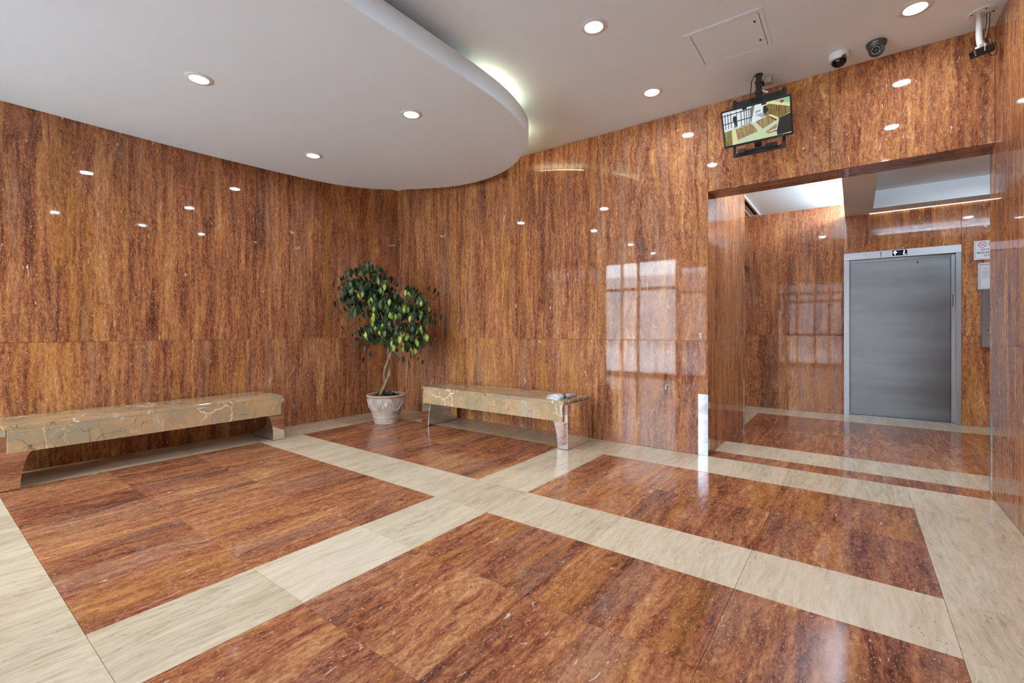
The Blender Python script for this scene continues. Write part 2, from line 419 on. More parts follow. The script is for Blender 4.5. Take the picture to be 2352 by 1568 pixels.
# far sides of the lift lobby
struct(box('wall_side', 2.6, 2.75, 4.6, YH + 0.3, -0.1, ZC, M['wall_stone']), 'far right wall of the lift lobby')
struct(box('wall_passage', -3.15, -3.0, 6.2, YH + 0.3, -0.1, ZC, M['wall_stone']), 'end wall of the passage beside the lift')
struct(box('wall_passage_front', -3.0, XJ - 0.285, YV - 0.2, YV, -0.1, ZC, M['wall_stone']), 'front wall of the passage beside the lift')
struct(box('wall_behind', XR + 0.162, 2.6, 4.6, 4.75, -0.1, ZC, M['wall_stone']), 'front wall of the lift lobby')
wd = struct(box('wall_lintel', -1.52, -1.365, YV + 0.016, YH - 0.001, 2.19 + ST, 2.985, M['grout']), 'stone lintel over the passage beside the lift')
slab(wd, -1.365, -1.345, YV + 0.016, YH - 0.001, 2.19 + ST, 2.985)
slab(wd, -1.52, -1.345, YV + 0.016, YH - 0.001, 2.19, 2.19 + ST - 0.0005, 'soffit_stone', 'soffit_slab')

# ------------------------------------------------------------------ ceilings
struct(box('ceiling', -5.9, XR + 0.1, YF - 0.1, YW + 0.01, ZC, ZC + 0.12, M['paint']), 'flat white upper ceiling')
hc = struct(box('ceiling_lobby', -3.1, 0.029, 4.92, YH, 2.99, 3.2, M['paint']), 'low white ceiling left of the lift')
bm = bmesh.new()
bbox(bm, -0.115, 0.192, 4.92, YH, 2.81, 2.825); bbox(bm, 0.03, 0.192, 4.92, YH, 2.825, 3.2); bbox(bm, 0.192, 2.6, 7.74, YH, 2.81, 3.2); bbox(bm, 0.192, 2.6, 4.92, 5.25, 2.81, 3.2); bbox(bm, 0.192, 2.6, 5.25, 7.74, 3.04, 3.2); bbox(bm, 0.192, 2.6, 5.385, 5.40, 2.82, 2.94); bbox(bm, 0.192, 2.6, 5.25, 5.40, 2.81, 2.82)  # upstand lip at the coffer front is added to block the tube's reflection
bmesh.ops.recalc_face_normals(bm, faces=bm.faces)
struct(link('ceiling_soffit', mesh(bm, 'ceiling_soffit'), M['paint']), 'dropped white soffit with a recessed coffer before the lift')

struct(box('sky_block_roof', -6.2, 3.2, YF - 0.15, YH + 0.5, ZC + 0.125, ZC + 0.35, M['concrete']), 'unseen slab added over the lobby to block sky light')  # added slab, keeps sky and sun from leaking in above the walls
# floating curved canopy
ctrl = [(-5.64, YF), (-5.64, 0.6), (-5.635, 1.5), (-5.61, 2.0), (-5.575, 2.4), (-5.53, 2.8), (-5.475, 3.15), (-5.38, 3.48), (-5.19, 3.80), (-4.93, 4.03), (-4.64, 4.215), (-4.31, 4.36),
        (-4.00, 4.425), (-3.70, 4.42), (-3.42, 4.355), (-3.17, 4.25), (-2.93, 4.09), (-2.72, 3.90), (-2.575, 3.72), (-2.485, 3.53), (-2.425, 3.33), (-2.385, 3.15),
        (-2.36, 2.95), (-2.350, 2.75), (-2.348, 2.5), (-2.348, 2.2), (-2.35, 1.6), (-2.35, 0.5), (-2.35, YF)]
out = []
for i in range(len(ctrl) - 1):
    p0, p1, p2, p3 = [Vector(ctrl[min(max(j, 0), len(ctrl) - 1)]) for j in (i - 1, i, i + 1, i + 2)]
    for t in (0, .25, .5, .75):
        q = 0.5 * ((2 * p1) + (p2 - p0) * t + (2 * p0 - 5 * p1 + 4 * p2 - p3) * t * t + (3 * p1 - p0 - 3 * p2 + p3) * t ** 3)
        out.append((min(max(q.x, XL + 0.003), -2.345), q.y))
out.append(ctrl[-1])
can = struct(prism('ceiling_canopy', out, ZD, ZD + 0.16, M['paint']), 'curved white dropped ceiling canopy')
o = box('canopy_hanger', -5.45, -3.05, YF + 0.2, 3.05, ZD + 0.16, ZC, M['paint'], can)

# cove tubes lying on the canopy behind its rim
def cove(pts, label):
    t = empty('cove_lamp', (pts[0][0], pts[0][1], ZD + 0.16))
    L = [Vector((p[0] - pts[0][0], p[1] - pts[0][1], 0.045)) for p in pts]
    tube('tube', L, 0.013, M['cove'], t, 6)
    bm = bmesh.new()
    tube_bm(bm, [Vector((v.x, v.y, 0.015)) for v in L], 0.015, 6); 
    bmesh.ops.recalc_face_normals(bm, faces=bm.faces)
    link('batten', mesh(bm, 'batten'), M['white'], t)
    return tag(t, label, 'lamp', 'cove lamps on the canopy')
cove([(-2.56, 2.90), (-2.57, 3.08), (-2.62, 3.28), (-2.66, 3.42)], 'warm tube lamp hidden behind the canopy rim, left of the curve tip')
cove([(-2.86, 3.86), (-3.02, 4.0), (-3.2, 4.10), (-3.36, 4.17)], 'warm tube lamp hidden above the canopy next to the bench wall')

# ------------------------------------------------------------------ glazed entrance front behind the camera
f = struct(box('wall_front', -3.6, XR + 0.05, YF - 0.12, YF, 2.83, ZC, M['paint']), 'white bulkhead above the glazed entrance')
def glazed(n, x0, x1, z0, z1, lab, bars=(), rails=(), gl='glass'):
    w = struct(empty('window_%d' % n, ((x0 + x1) / 2, YF - 0.05, z0)), lab)
    c = (x0 + x1) / 2
    P = lambda nm, a, b, y0, y1, p, q, m: box(nm, a - c, b - c, y0, y1, p - z0, q - z0, m, w)
    P('frame_stile', x0, x0 + 0.06, -0.04, 0.04, z0, z1, M['darkframe']); P('frame_stile', x1 - 0.06, x1, -0.04, 0.04, z0, z1, M['darkframe'])
    P('frame_rail', x0 + 0.06, x1 - 0.06, -0.04, 0.04, z0, z0 + 0.08, M['darkframe']); P('frame_rail', x0 + 0.06, x1 - 0.06, -0.04, 0.04, z1 - 0.06, z1, M['darkframe'])
    xs = [x0 + 0.06] + list(bars) + [x1 - 0.06]; zs = [z0 + 0.08] + list(rails) + [z1 - 0.06]
    for b in bars: P('mullion', b - 0.03, b + 0.03, -0.04, 0.04, z0 + 0.08, z1 - 0.06, M['darkframe'])
    for r in rails: P('transom_bar', x0 + 0.06, x1 - 0.06, -0.035, 0.035, r - 0.04, r + 0.04, M['darkframe'])
    P('pane', x0 + 0.05, x1 - 0.05, -0.004, 0.004, z0 + 0.07, z1 - 0.05, M[gl])
glazed(1, XL, -3.6, 0.0, ZC, 'tall glazed bay at the entrance front', bars=(-5.12, -4.66), rails=(2.30, 3.05))
glazed(2, -3.6, -2.25, 0.0, 2.83, 'glazed bay beside the entrance doors', bars=(-2.9,), rails=(2.15,), gl='tinted')
glazed(3, -2.25, -0.30, 0.0, 2.83, 'pair of glazed entrance doors with transom', bars=(-1.62, -1.1, -0.70), rails=(1.05, 2.18, 2.46), gl='tinted')
glazed(4, -0.30, XR, 0.0, 2.83, 'glazed bay right of the entrance doors', bars=(0.25,), rails=(2.15,), gl='tinted')
struct(box('ground', -40, 40, -45, YF - 0.12, -0.22, -0.10, M['concrete']), 'pavement outside the entrance')
tag(box('far_building', -40, 40, -32, -27, -0.10, 5.6, M['brickfar']), 'low pale building across the street outside the entrance', 'building')

# ------------------------------------------------------------------ downlights
def downlight(x, y, z, label, power=None, group='recessed downlights'):
    t = empty('downlight', (x, y, z))
    lathe('trim_ring', [(0.061, 0.0), (0.064, -0.007), (0.086, -0.006), (0.0955, -0.001), (0.0955, 0.0)], M['trimring'], t, 40)
    lathe('lens', [(0.0, -0.0045), (0.04, -0.0042), (0.061, -0.003), (0.061, 0.0)], M['lens'], t, 36)
    L = bpy.data.lights.new('downlight_lamp', 'AREA'); L.shape = 'DISK'; L.size = 0.11; L.energy = power or DOWNLIGHT_W
    L.color = LAMP_COLOUR; L.spread = math.radians(170)
    lo = bpy.data.objects.new('downlight_lamp', L); COL.objects.link(lo); lo.parent = t; lo.location = (0, 0, -0.012)
    return tag(t, label, 'downlight', group)
downlight(-3.956, 1.364, ZD, 'round recessed downlight in canopy, nearest the left edge of the picture')
downlight(-3.115, 2.70, ZD, 'round recessed downlight in canopy, closest to the curved fascia')
downlight(-4.70, 2.70, ZD, 'round recessed downlight in canopy, smallest and farthest, by the left wall')
downlight(-1.48, 2.95, ZC, 'round recessed downlight in upper ceiling beside the canopy')
downlight(-1.468, 4.075, ZC, 'round recessed downlight in upper ceiling near the bench wall')
downlight(0.321, 4.06, ZC, 'large recessed downlight in upper ceiling by the right wall')
G2 = 'downlights out of view'
for x, y, z in ((0.31, 3.0, ZC), (-1.45, 1.70, ZC), (0.31, 1.72, ZC), (-3.956, -0.4, ZD), (-1.45, 0.2, ZC), (0.31, 0.2, ZC), (-1.45, -1.4, ZC), (-3.956, -1.8, ZD)):
    downlight(x, y, z, 'round recessed downlight out of view near the camera', None, G2)
for x, y, z in ((1.31, 6.92, 3.04), (-0.5, 5.55, 2.99), (-2.2, 7.3, 2.99), (1.47, 5.75, 3.04)):
    downlight(x, y, z, 'round recessed downlight hidden above the lift lobby', HALL_W, 'lift lobby downlights')

# tube lamps tucked behind the lobby soffit and the slot of light along the lift wall
M['halltube'] = glow('lobby_tube', (0.85, 0.95, 1.05), 85.0, 'FRONT')
M['coffertube'] = glow('coffer_tube', (0.88, 0.96, 1.03), 60.0, 'FRONT')
M['slotlight'] = glow('slot_light', (1.0, 0.98, 0.94), 1.3)
def lobby_tube(x, y, z, dx, dy, label, mat='halltube'):
    t = empty('lobby_tube_lamp', (x, y, z))
    tube('tube', [(0, 0, 0), (dx, dy, 0)], 0.013, M[mat], t, 6)
    for u in (0, 1): lathe('end_cap', [(0, -0.018), (0.017, -0.018), (0.017, 0.018), (0, 0.018)], M['white'], t, 12).location = (dx * u, dy * u, 0)
    return tag(t, label, 'lamp', 'tube lamps in the lift lobby')
lobby_tube(-0.025, 5.05, 2.853, 0, 2.9, 'white tube lamp lying on the soffit shelf under the low lobby ceiling')
lobby_tube(0.32, 5.30, 2.945, 1.9, 0, 'white tube lamp hidden in the front of the lobby coffer', 'coffertube')
tag(box('slot_light', 0.16, 2.5, YH - 0.026, YH - 0.004, 2.8055, 2.8095, M['slotlight']), 'thin bright strip light along the top of the elevator wall', 'lamp')

# ------------------------------------------------------------------ benches
def bench(loc, rz, label):
    t = empty('bench', loc, rz); L, D = 2.12, 0.55; h = L / 2
    box('seat_slab', -h + 0.028, h - 0.028, 0.0, D, 0.4562, 0.488, M['breccia'], t, 0.002)
    box('apron', -h + 0.045, h - 0.045, 0.0, D, 0.281, 0.4555, M['breccia'], t, 0.0015)
    for s in (-1, 1):
        po = [(h, 0.005), (h, 0.4555), (h - 0.042, 0.4555), (h - 0.042, 0.280), (h - 0.186, 0.280)]
        for k in range(1, 13):
            a = k / 12 * PI / 2 * 0.98
            po.append((h - 0.186 + 0.068 * math.sin(a) ** 0.85, 0.280 - 0.275 * (1 - math.cos(a)) ** 0.8 - 0.0))
        po[-1] = (h - 0.118, 0.005)
        po = [(s * x, z) for x, z in po]
        lg = prism('leg', po, 0.022, D - 0.004, M['chrome'], t, axis='y', bev=0.0015)
        lg['label'] = 'mirror chrome leg with curved inner edge'
        fx = sorted((s * (h - 0.004), s * (h - 0.114)))
        box('foot_pad', fx[0], fx[1], 0.028, D - 0.01, 0.0, 0.0052, M['slot'], lg)
    return tag(t, label, 'bench')
bench((-3.36, 3.985, 0), 0.0, 'brown marble bench with chrome legs, a rolled newspaper on its seat')
bench((-5.03, 1.505, 0), PI / 2, 'empty brown marble bench with chrome legs along the left wall')

# ------------------------------------------------------------------ rolled newspaper
M['paper'] = plain('newsprint', (0.82, 0.83, 0.84), 0.8, vary=0.05, scale=60)
def newsprint():
    k = NT('printed_newsprint'); v, _ = k.coords(False)
    a = k.noise(k.vmath('MULTIPLY', v, (60, 9, 60)), 1.5, 3)
    b = k.noise(v, 16, 2)
    c = k.mix(k.rng(a, 0.45, 0.6), (0.60, 0.62, 0.60), (0.33, 0.35, 0.34))
    c = k.mix(k.rng(b, 0.60, 0.63), c, (0.05, 0.05, 0.05))
    return k.out(c, 0.8)
M['print'] = newsprint()
np_ = empty('newspaper', (-2.425, 4.04, 0.488), math.radians(-8))
bm = bmesh.new()
# spiral roll, axis along local y
n = 46; prev = None
for i in range(n):
    a = i / (n - 1) * 2 * PI * 2.6; rr = 0.026 - 0.013 * (1 - i / (n - 1))
    x = rr * 1.45 * math.cos(a); z = 0.0265 + rr * math.sin(a) * 0.98
    cur = (bm.verts.new((x, 0.0, z)), bm.verts.new((x, 0.27, z)))
    if prev: bm.faces.new((prev[0], prev[1], cur[1], cur[0]))
    prev = cur
bmesh.ops.recalc_face_normals(bm, faces=bm.faces)
o = link('roll', mesh(bm, 'roll', True), M['print'], np_); md = o.modifiers.new('thickness', 'SOLIDIFY'); md.thickness = 0.0016
for i, (dz, w, ang) in enumerate(((0.003, 0.17, 0.02), (0.011, 0.165, 0.07), (0.02, 0.16, 0.14), (0.029, 0.15, 0.22))):
    bm = bmesh.new(); pv = None
    for j in range(9):
        u = j / 8; x = 0.02 - u * w; z = dz + math.sin(u * PI) * 0.006 * (i + 1) / 2 + u * ang * 0.05
        cur = (bm.verts.new((x, -0.03 + u * 0.01, z)), bm.verts.new((x, 0.13 - u * 0.015, z)))
        if pv: bm.faces.new((pv[0], pv[1], cur[1], cur[0]))
        pv = cur
    o = link('folded_sheet', mesh(bm, 'folded_sheet', True), M['paper'], np_)
    md = o.modifiers.new('thickness', 'SOLIDIFY'); md.thickness = 0.004
tag(np_, 'folded and rolled newspaper lying on the right end of marble bench', 'newspaper')

# ------------------------------------------------------------------ potted ficus
def clay():
    k = NT('pinkish_clay'); v, _ = k.coords(False)
    a = k.noise(v, 9, 5, 0.6); b = k.noise(v, 60, 3)
    c = k.mix(k.rng(a, 0.35, 0.65), (0.40, 0.31, 0.25), (0.56, 0.46, 0.385))
    c = k.mix(k.rng(b, 0.55, 0.7, 0, 0.4), c, (0.62, 0.55, 0.48))
    return k.out(c, 0.75, bump=b, bstr=0.25, bdist=0.002)
M['clay'] = clay()
M['clayrim'] = plain('terracotta_rim', (0.46, 0.30, 0.21), 0.75, vary=0.12)
M['relief'] = plain('pale_relief', (0.60, 0.53, 0.46), 0.75, vary=0.15, scale=50)
M['soil'] = plain('dark_moss', (0.02, 0.018, 0.012), 0.95, vary=0.4, scale=60)
def bark():
    k = NT('pale_bark'); v, _ = k.coords(False)
    a = k.noise(k.vmath('MULTIPLY', v, (1, 1, 0.3)), 45, 4)
    return k.out(k.mix(k.rng(a, 0.35, 0.65), (0.16, 0.085, 0.04), (0.40, 0.27, 0.15)), 0.8, bump=a, bstr=0.3, bdist=0.002)
M['bark'] = bark()
def leafmat(name, c0, c1):
    k = NT(name); r = k.n('ShaderNodeObjectInfo').outputs['Random']
    v, _ = k.coords(False)
    n = k.noise(v, 40, 2)
    c = k.mix(k.math('MULTIPLY_ADD', r, 0.75, k.math('MULTIPLY', n, 0.25)), c0, c1)
    return k.out(c, 0.5)
M['leaf_dark'] = leafmat('dark_green_leaf', (0.014, 0.034, 0.011), (0.05, 0.105, 0.032))
M['leaf_mid'] = leafmat('green_leaf', (0.04, 0.085, 0.022), (0.11, 0.19, 0.05))
M['leaf_lime'] = leafmat('lime_leaf', (0.20, 0.32, 0.035), (0.36, 0.48, 0.07))
PX, PY = -4.895, 3.825
fx = empty('potted_ficus', (PX, PY, 0))
pot = lathe('pot', [(0.0, 0.0), (0.148, 0.0), (0.153, 0.01), (0.158, 0.03), (0.166, 0.075), (0.171, 0.085), (0.172, 0.10), (0.190, 0.15), (0.214, 0.21), (0.231, 0.27), (0.238, 0.315), (0.236, 0.345),
                    (0.222, 0.345), (0.215, 0.31), (0.0, 0.30)], M['clay'], fx, 48)
lathe('rim', [(0.232, 0.338), (0.245, 0.341), (0.254, 0.350), (0.255, 0.361), (0.246, 0.371), (0.233, 0.372), (0.222, 0.362), (0.222, 0.345)], M['clayrim'], pot, 48, closed=True)
def potr(z):
    pr = [(0.166, 0.075), (0.172, 0.10), (0.190, 0.15), (0.214, 0.21), (0.231, 0.27), (0.238, 0.315), (0.236, 0.345)]
    for (r0, z0), (r1, z1) in zip(pr, pr[1:]):
        if z0 <= z <= z1: return r0 + (r1 - r0) * (z - z0) / (z1 - z0)
    return 0.236
facing = math.atan2(-PY, -PX)
for s in range(5):
    a0 = facing + s * 2 * PI / 5
    bm = bmesh.new(); pts = []
    for i in range(15):
        u = i / 14; a = a0 + 0.24 + u * (2 * PI / 5 - 0.48); z = 0.315 - 0.135 * math.sin(u * PI) ** 0.8
        pts.append(Vector(((potr(z) + 0.002) * math.cos(a), (potr(z) + 0.002) * math.sin(a), z)))
    tube_bm(bm, pts, [0.004 + 0.005 * math.sin(i / 14 * PI) for i in range(15)], 6)
    for i in range(3, 12):
        for q in range(3):
            p = pts[i] + Vector((random.uniform(-.010, .010), random.uniform(-.010, .010), random.uniform(-.016, .012)))
            bmesh.ops.create_icosphere(bm, subdivisions=1, radius=random.uniform(0.004, 0.009), matrix=Matrix.Translation(p))
    link('garland', mesh(bm, 'garland', True), M['relief'], pot)
    bm = bmesh.new()
    for zc, w in ((0.262, 0.024), (0.278, 0.016), (0.246, 0.016)):
        p = Vector((potr(zc) * math.cos(a0), potr(zc) * math.sin(a0), zc))
        bmesh.ops.create_icosphere(bm, subdivisions=2, radius=w, matrix=Matrix.Translation(p) @ Matrix.Rotation(a0, 4, 'Z') @ Matrix.Diagonal((0.4, 1, 1.2, 1)))
    for sd in (-1, 1):
        for i in range(7):
            z = 0.31 - i * 0.022; a = a0 + sd * (0.20 - 0.004 * i)
            bmesh.ops.create_icosphere(bm, subdivisions=1, radius=0.0075, matrix=Matrix.Translation((potr(z) * math.cos(a), potr(z) * math.sin(a), z)))
    link('medallion', mesh(bm, 'medallion', True), M['relief'], pot)
bm = bmesh.new()
bmesh.ops.create_icosphere(bm, subdivisions=2, radius=0.021, matrix=Matrix.Diagonal((0.28, 1.1, 0.85, 1)))
oval = mesh(bm, 'foot_oval', True); oval.materials.append(M['clay'])
for k_ in range(14):
    a = k_ * 2 * PI / 14 + facing
    o = link('foot_oval', oval, None, pot, (0.160 * math.cos(a), 0.160 * math.sin(a), 0.045)); o.rotation_euler = (0, 0, a)
bm = bmesh.new()
for zz in (0.082, 0.098, 0.010): 
    r_ = {0.082: 0.171, 0.098: 0.1735, 0.010: 0.153}[zz]
    pts = [Vector((r_ * math.cos(a), r_ * math.sin(a), zz)) for a in [i * 2 * PI / 40 for i in range(41)]]
    tube_bm(bm, pts, 0.0035, 6, False)
link('moulding', mesh(bm, 'moulding', True), M['relief'], pot)
bm = bmesh.new(); bmesh.ops.create_icosphere(bm, subdivisions=3, radius=0.215, matrix=Matrix.Translation((0, 0, 0.325)) @ Matrix.Diagonal((1, 1, 0.16, 1)))
for v in bm.verts: v.co += Vector((random.uniform(-.006, .006), random.uniform(-.006, .006), random.uniform(-.008, .008)))
link('soil', mesh(bm, 'soil'), M['soil'], fx)

RT = Vector((0.8014, 0.598, 0)); DP = Vector((-0.598, 0.8014, 0))        # sideways / away axes of the crown
def cw(r, d, z): return RT * r + DP * d + Vector((0, 0, z))
# two stems winding round each other
def wind(ph, z0, z1, r0, r1, amp, n=26):
    pts, rad = [], []
    for i in range(n):
        u = i / (n - 1); a = ph + u * 2 * PI * 1.05
        pts.append(cw(-0.045 + 0.10 * u + amp * math.cos(a) * (1 - 0.6 * u), amp * math.sin(a) * (1 - 0.6 * u), z0 + (z1 - z0) * u)); rad.append(r0 + (r1 - r0) * u)
    return pts, rad
for ph, r0 in ((PI, 0.022), (0.0, 0.019)):
    p, r = wind(ph, 0.30, 1.0, r0, 0.016, 0.045)
    tube('trunk', p, r, M['bark'], fx, 10)
def limb(a, b, r0, r1, sag=0.04):
    a, b = Vector(a), Vector(b); n = 9; P = []
    for i in range(n):
        u = i / (n - 1); P.append(a.lerp(b, u) + Vector((0, 0, sag * math.sin(u * PI))) + Vector((math.sin(u * 7 + b.x * 9), math.cos(u * 6 + b.y * 7), 0)) * 0.008 * math.sin(u * PI))
    return tube('branch', P, [r0 + (r1 - r0) * i / (n - 1) for i in range(n)], M['bark'], fx, 7)
top = cw(0.05, 0, 0.985)
lobes = [  # r, d, z, radii r d z, twigs
    (-0.25, 0.00, 1.86, 0.27, 0.22, 0.25, 20), (-0.30, -0.05, 1.62, 0.25, 0.20, 0.22, 14), (-0.05, 0.0, 1.72, 0.20, 0.2, 0.22, 12),
    (0.30, 0.00, 1.58, 0.26, 0.22, 0.22, 17), (0.37, 0.0, 1.38, 0.22, 0.2, 0.2, 12), (0.00, -0.03, 1.45, 0.24, 0.2, 0.2, 13),
    (-0.10, 0.0, 1.22, 0.24, 0.2, 0.2, 13), (0.22, 0.0, 1.14, 0.28, 0.2, 0.2, 15), (0.40, 0.02, 1.12, 0.13, 0.14, 0.16, 5)]
for (r, d, z, *_x) in lobes: limb(top if z > 1.0 else top, cw(r * 0.9, d, z - 0.03), 0.011, 0.004, 0.05)
for tgt in ((0.52, 0.05, 1.77), (0.60, 0.0, 1.43), (0.34, 0.0, 0.86), (0.22, -0.05, 0.83), (-0.46, 0.0, 1.30), (-0.12, -0.05, 0.90)): limb(top + Vector((0, 0, 0.05 if tgt[2] > 1 else -0.1)), cw(*tgt), 0.006, 0.002, 0.03)
# one leaf, pointed and folded along the midrib, hanging from its stalk at the origin
def leaf_mesh(name, L, w, mat):
    bm = bmesh.new(); fold = 0.22
    prof = [(0.0, 0.02), (0.18, 0.62), (0.42, 1.0), (0.68, 0.72), (0.88, 0.26), (1.0, 0.0)]
    mid = [bm.verts.new((0, -0.10 * L * math.sin(t * PI), -t * L)) for t, _ in prof]
    for s in (-1, 1):
        e = [bm.verts.new((s * w / 2 * q, -0.10 * L * math.sin(t * PI) - fold * w / 2 * q, -t * L)) for t, q in prof[1:-1]]
        full = [mid[0]] + e + [mid[-1]]
        for i in range(len(mid) - 1):
            vs = [mid[i], mid[i + 1], full[i + 1], full[i]]
            vs = [v for j, v in enumerate(vs) if v not in vs[:j]]
            if len(vs) >= 3: bm.faces.new(vs if s > 0 else vs[::-1])
    return_me = mesh(bm, name, True); return_me.materials.append(mat); return return_me
LM = [leaf_mesh('leaf', 0.094, 0.045, M[m]) for m in ('leaf_dark', 'leaf_mid', 'leaf_lime')]
def rotz_to(az, tilt, roll):
    return Matrix.Rotation(az, 4, 'Z') @ Matrix.Rotation(tilt, 4, 'X') @ Matrix.Rotation(roll, 4, 'Z')
leaves = []
camdir = Vector((-PX, -PY, 0)).normalized()
def sprig(base, outdir, n, lime):
    for i in range(n):
        u = i / max(1, n - 1)
        p = base + outdir * (0.13 * u) + Vector((random.uniform(-.02, .02), random.uniform(-.02, .02), -0.07 * u * u + random.uniform(-.012, .012)))
        az = math.atan2(outdir.y, outdir.x) + PI / 2 + random.uniform(-0.9, 0.9)
        tilt = random.uniform(0.15, 0.95) - 0.3 * u
        mi = 0 if random.random() > lime else (2 if (u > 0.6 and random.random() < 0.6) else 1)
        leaves.append((p, rotz_to(az, tilt, random.uniform(-0.5, 0.5)), random.uniform(0.75, 1.12), mi))
rl = random.Random(11)
for r, d, z, rr, rd, rz_, nt in lobes:
    for i in range(int(nt * 2.6)):
        while True:
            q = Vector((rl.uniform(-1, 1), rl.uniform(-1, 1), rl.uniform(-1, 1)))
            if 0.35 < q.length < 1: break
        b = cw(r + q.x * rr * 0.85, d + q.y * rd, z + q.z * rz_ * 0.9 + 0.03)
        od = (RT * q.x + DP * (q.y - 0.35)); od = od.normalized() if od.length > 0.05 else -DP
        front = q.y < 0.2 and q.z > -0.3
        sprig(b, od, rl.randint(4, 6), 0.55 if front else 0.2)
for tgt, n in (((0.52, 0.05, 1.80), 7), ((0.60, 0.0, 1.46), 6), ((0.34, 0.0, 0.90), 4), ((0.20, -0.05, 0.86), 6), ((-0.47, 0.0, 1.33), 4), ((-0.14, -0.05, 0.94), 3), ((-0.56, 0, 1.92), 4)):
    sprig(cw(*tgt), (RT if tgt[0] > 0 else -RT), n, 0.15)
for i in range(20):   # fallen and sprouting leaves on the soil
    a = rl.uniform(0, 2 * PI); q = rl.uniform(0.08, 0.20)
    leaves.append((Vector((q * math.cos(a), q * math.sin(a), 0.40)), rotz_to(a + PI / 2, rl.uniform(0.5, 1.2), rl.uniform(-.6, .6)), rl.uniform(0.7, 0.95), 0 if i % 3 else 1))
leaves.sort(key=lambda t: -(t[0].dot(camdir)))
rest = bmesh.new()
for i, (p, R, s, mi) in enumerate(leaves):
    Mx = Matrix.Translation(p) @ R @ Matrix.Scale(s, 4)
    if i < 300:
        o = link('leaf', LM[mi], None, fx); o.matrix_local = Mx
    else:
        n0 = len(rest.verts); rest.from_mesh(LM[mi]); rest.verts.ensure_lookup_table()
        bmesh.ops.transform(rest, matrix=Mx, verts=rest.verts[n0:])
if len(rest.verts):
    o = link('foliage', mesh(rest, 'foliage', True), M['leaf_dark'], fx); o['kind'] = 'stuff'
tag(fx, 'leafy artificial ficus tree in a round clay pot with garlands, in the wall corner', 'potted plant')

# ------------------------------------------------------------------ lift entrance
lf = empty('elevator', ((EX0 + EX1) / 2, YH, 0)); cx = (EX0 + EX1) / 2
E_ = lambda nm, x0, x1, y0, y1, z0, z1, m, par=lf, bev=0.0015: box(nm, x0 - cx, x1 - cx, y0 - YH, y1 - YH, z0, z1, M[m], par, bev)
E_('jamb', EX0, EX0 + 0.066, YH - 0.014, YH + 0.12, 0.0, 2.184, 'steel'); E_('jamb', EX1 - 0.050, EX1, YH - 0.014, YH + 0.12, 0.0, 2.184, 'steel')
hd = E_('head', EX0, EX1, YH - 0.016, YH + 0.12, 2.186, 2.285, 'steel_h')
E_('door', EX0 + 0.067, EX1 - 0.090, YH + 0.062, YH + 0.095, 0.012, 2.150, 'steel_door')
E_('jamb_return', EX1 - 0.089, EX1 - 0.051, YH + 0.045, YH + 0.115, 0.0, 2.184, 'steel')
E_('head_return', EX0 + 0.067, EX1 - 0.051, YH + 0.075, YH + 0.118, 2.152, 2.185, 'steel_h')
E_('sill', EX0 + 0.067, EX1 - 0.051, YH + 0.01, YH + 0.12, 0.0, 0.010, 'steel_h')
kh = lathe('key_hole', [(0.0, 0.004), (0.006, 0.004), (0.011, 0.002), (0.011, 0.0)], M['slot'], lf, 14); kh.location = (0.665 - cx, 0.0615, 2.105); kh.rotation_euler = (PI / 2, 0, 0)
M['navy'] = plain('navy_display', (0.004, 0.006, 0.03), 0.15, vary=0.2)
M['segment'] = glow('lit_segment', (0.75, 0.95, 1.0), 3.0)
dp = E_('display', 0.404, 0.556, YH - 0.019, YH - 0.0155, 2.203, 2.273, 'navy', lf, 0.0)
def seg(pts, nm):
    o = tube(nm, [(x - 0.48, 0, z - 2.238) for x, z in pts], 0.0045, M['segment'], dp, 6); o.location = (0, -0.0018, 0); o.scale = (1, 0.3, 1)
seg([(0.432, 2.212), (0.432, 2.262)], 'arrow_shaft'); seg([(0.414, 2.240), (0.432, 2.264), (0.450, 2.240)], 'arrow_head')
seg([(0.527, 2.264), (0.518, 2.216), (0.542, 2.216)], 'letter_l')
o = tube('car_number', [(-0.013, 0, 0.018), (0.004, 0, 0.031), (0.004, 0, -0.033)], 0.0042, M['slot'], lf, 6); o.location = (0.279 - cx, -0.0166, 2.236); o.scale = (1, 0.25, 1)
for x in (0.095, 0.845):
    s_ = lathe('screw', [(0.0, 0.0015), (0.003, 0.001), (0.0035, 0.0)], M['slot'], lf, 10); s_.location = (x - cx, -0.016, 2.235); s_.rotation_euler = (PI / 2, 0, 0)
E_('door_edge_slot', EX1 - 0.076, EX1 - 0.068, YH + 0.042, YH + 0.0448, 1.50, 1.66, 'slot', lf, 0.0)
tag(lf, 'brushed steel elevator door and frame with a lit floor display', 'elevator')

# hall button panel, notice frame, no smoking sign
cp = empty('call_panel', (1.356, YH, 0.99))
box('panel_box', -0.10, 0.10, -0.055, -0.0005, 0.0, 0.70, M['steel'], cp, 0.002)
box('face_plate', -0.075, 0.097, -0.0575, -0.0552, 0.006, 0.694, M['steel'], cp, 0.0006)
for z, nm in ((0.44, 'call_button'), (0.29, 'call_button')):
    o = lathe(nm, [(0.0, 0.006), (0.016, 0.006), (0.019, 0.003), (0.019, 0.0)], M['white'], cp, 20); o.location = (0.01, -0.0575, z); o.rotation_euler = (PI / 2, 0, 0)
o = lathe('key_switch', [(0.0, 0.004), (0.006, 0.004), (0.007, 0.0)], M['slot'], cp, 12); o.location = (-0.05, -0.0575, 0.21); o.rotation_euler = (PI / 2, 0, 0)
tag(cp, 'tall steel call button box on the stone right of the elevator', 'call panel')
nf = empty('notice_frame', (1.352, YH, 1.70))
M['silver'] = plain('silver_frame', (0.62, 0.63, 0.65), 0.3, 0.3, vary=0.05)
M['notice'] = plain('notice_paper', (0.66, 0.67, 0.70), 0.6, vary=0.02)
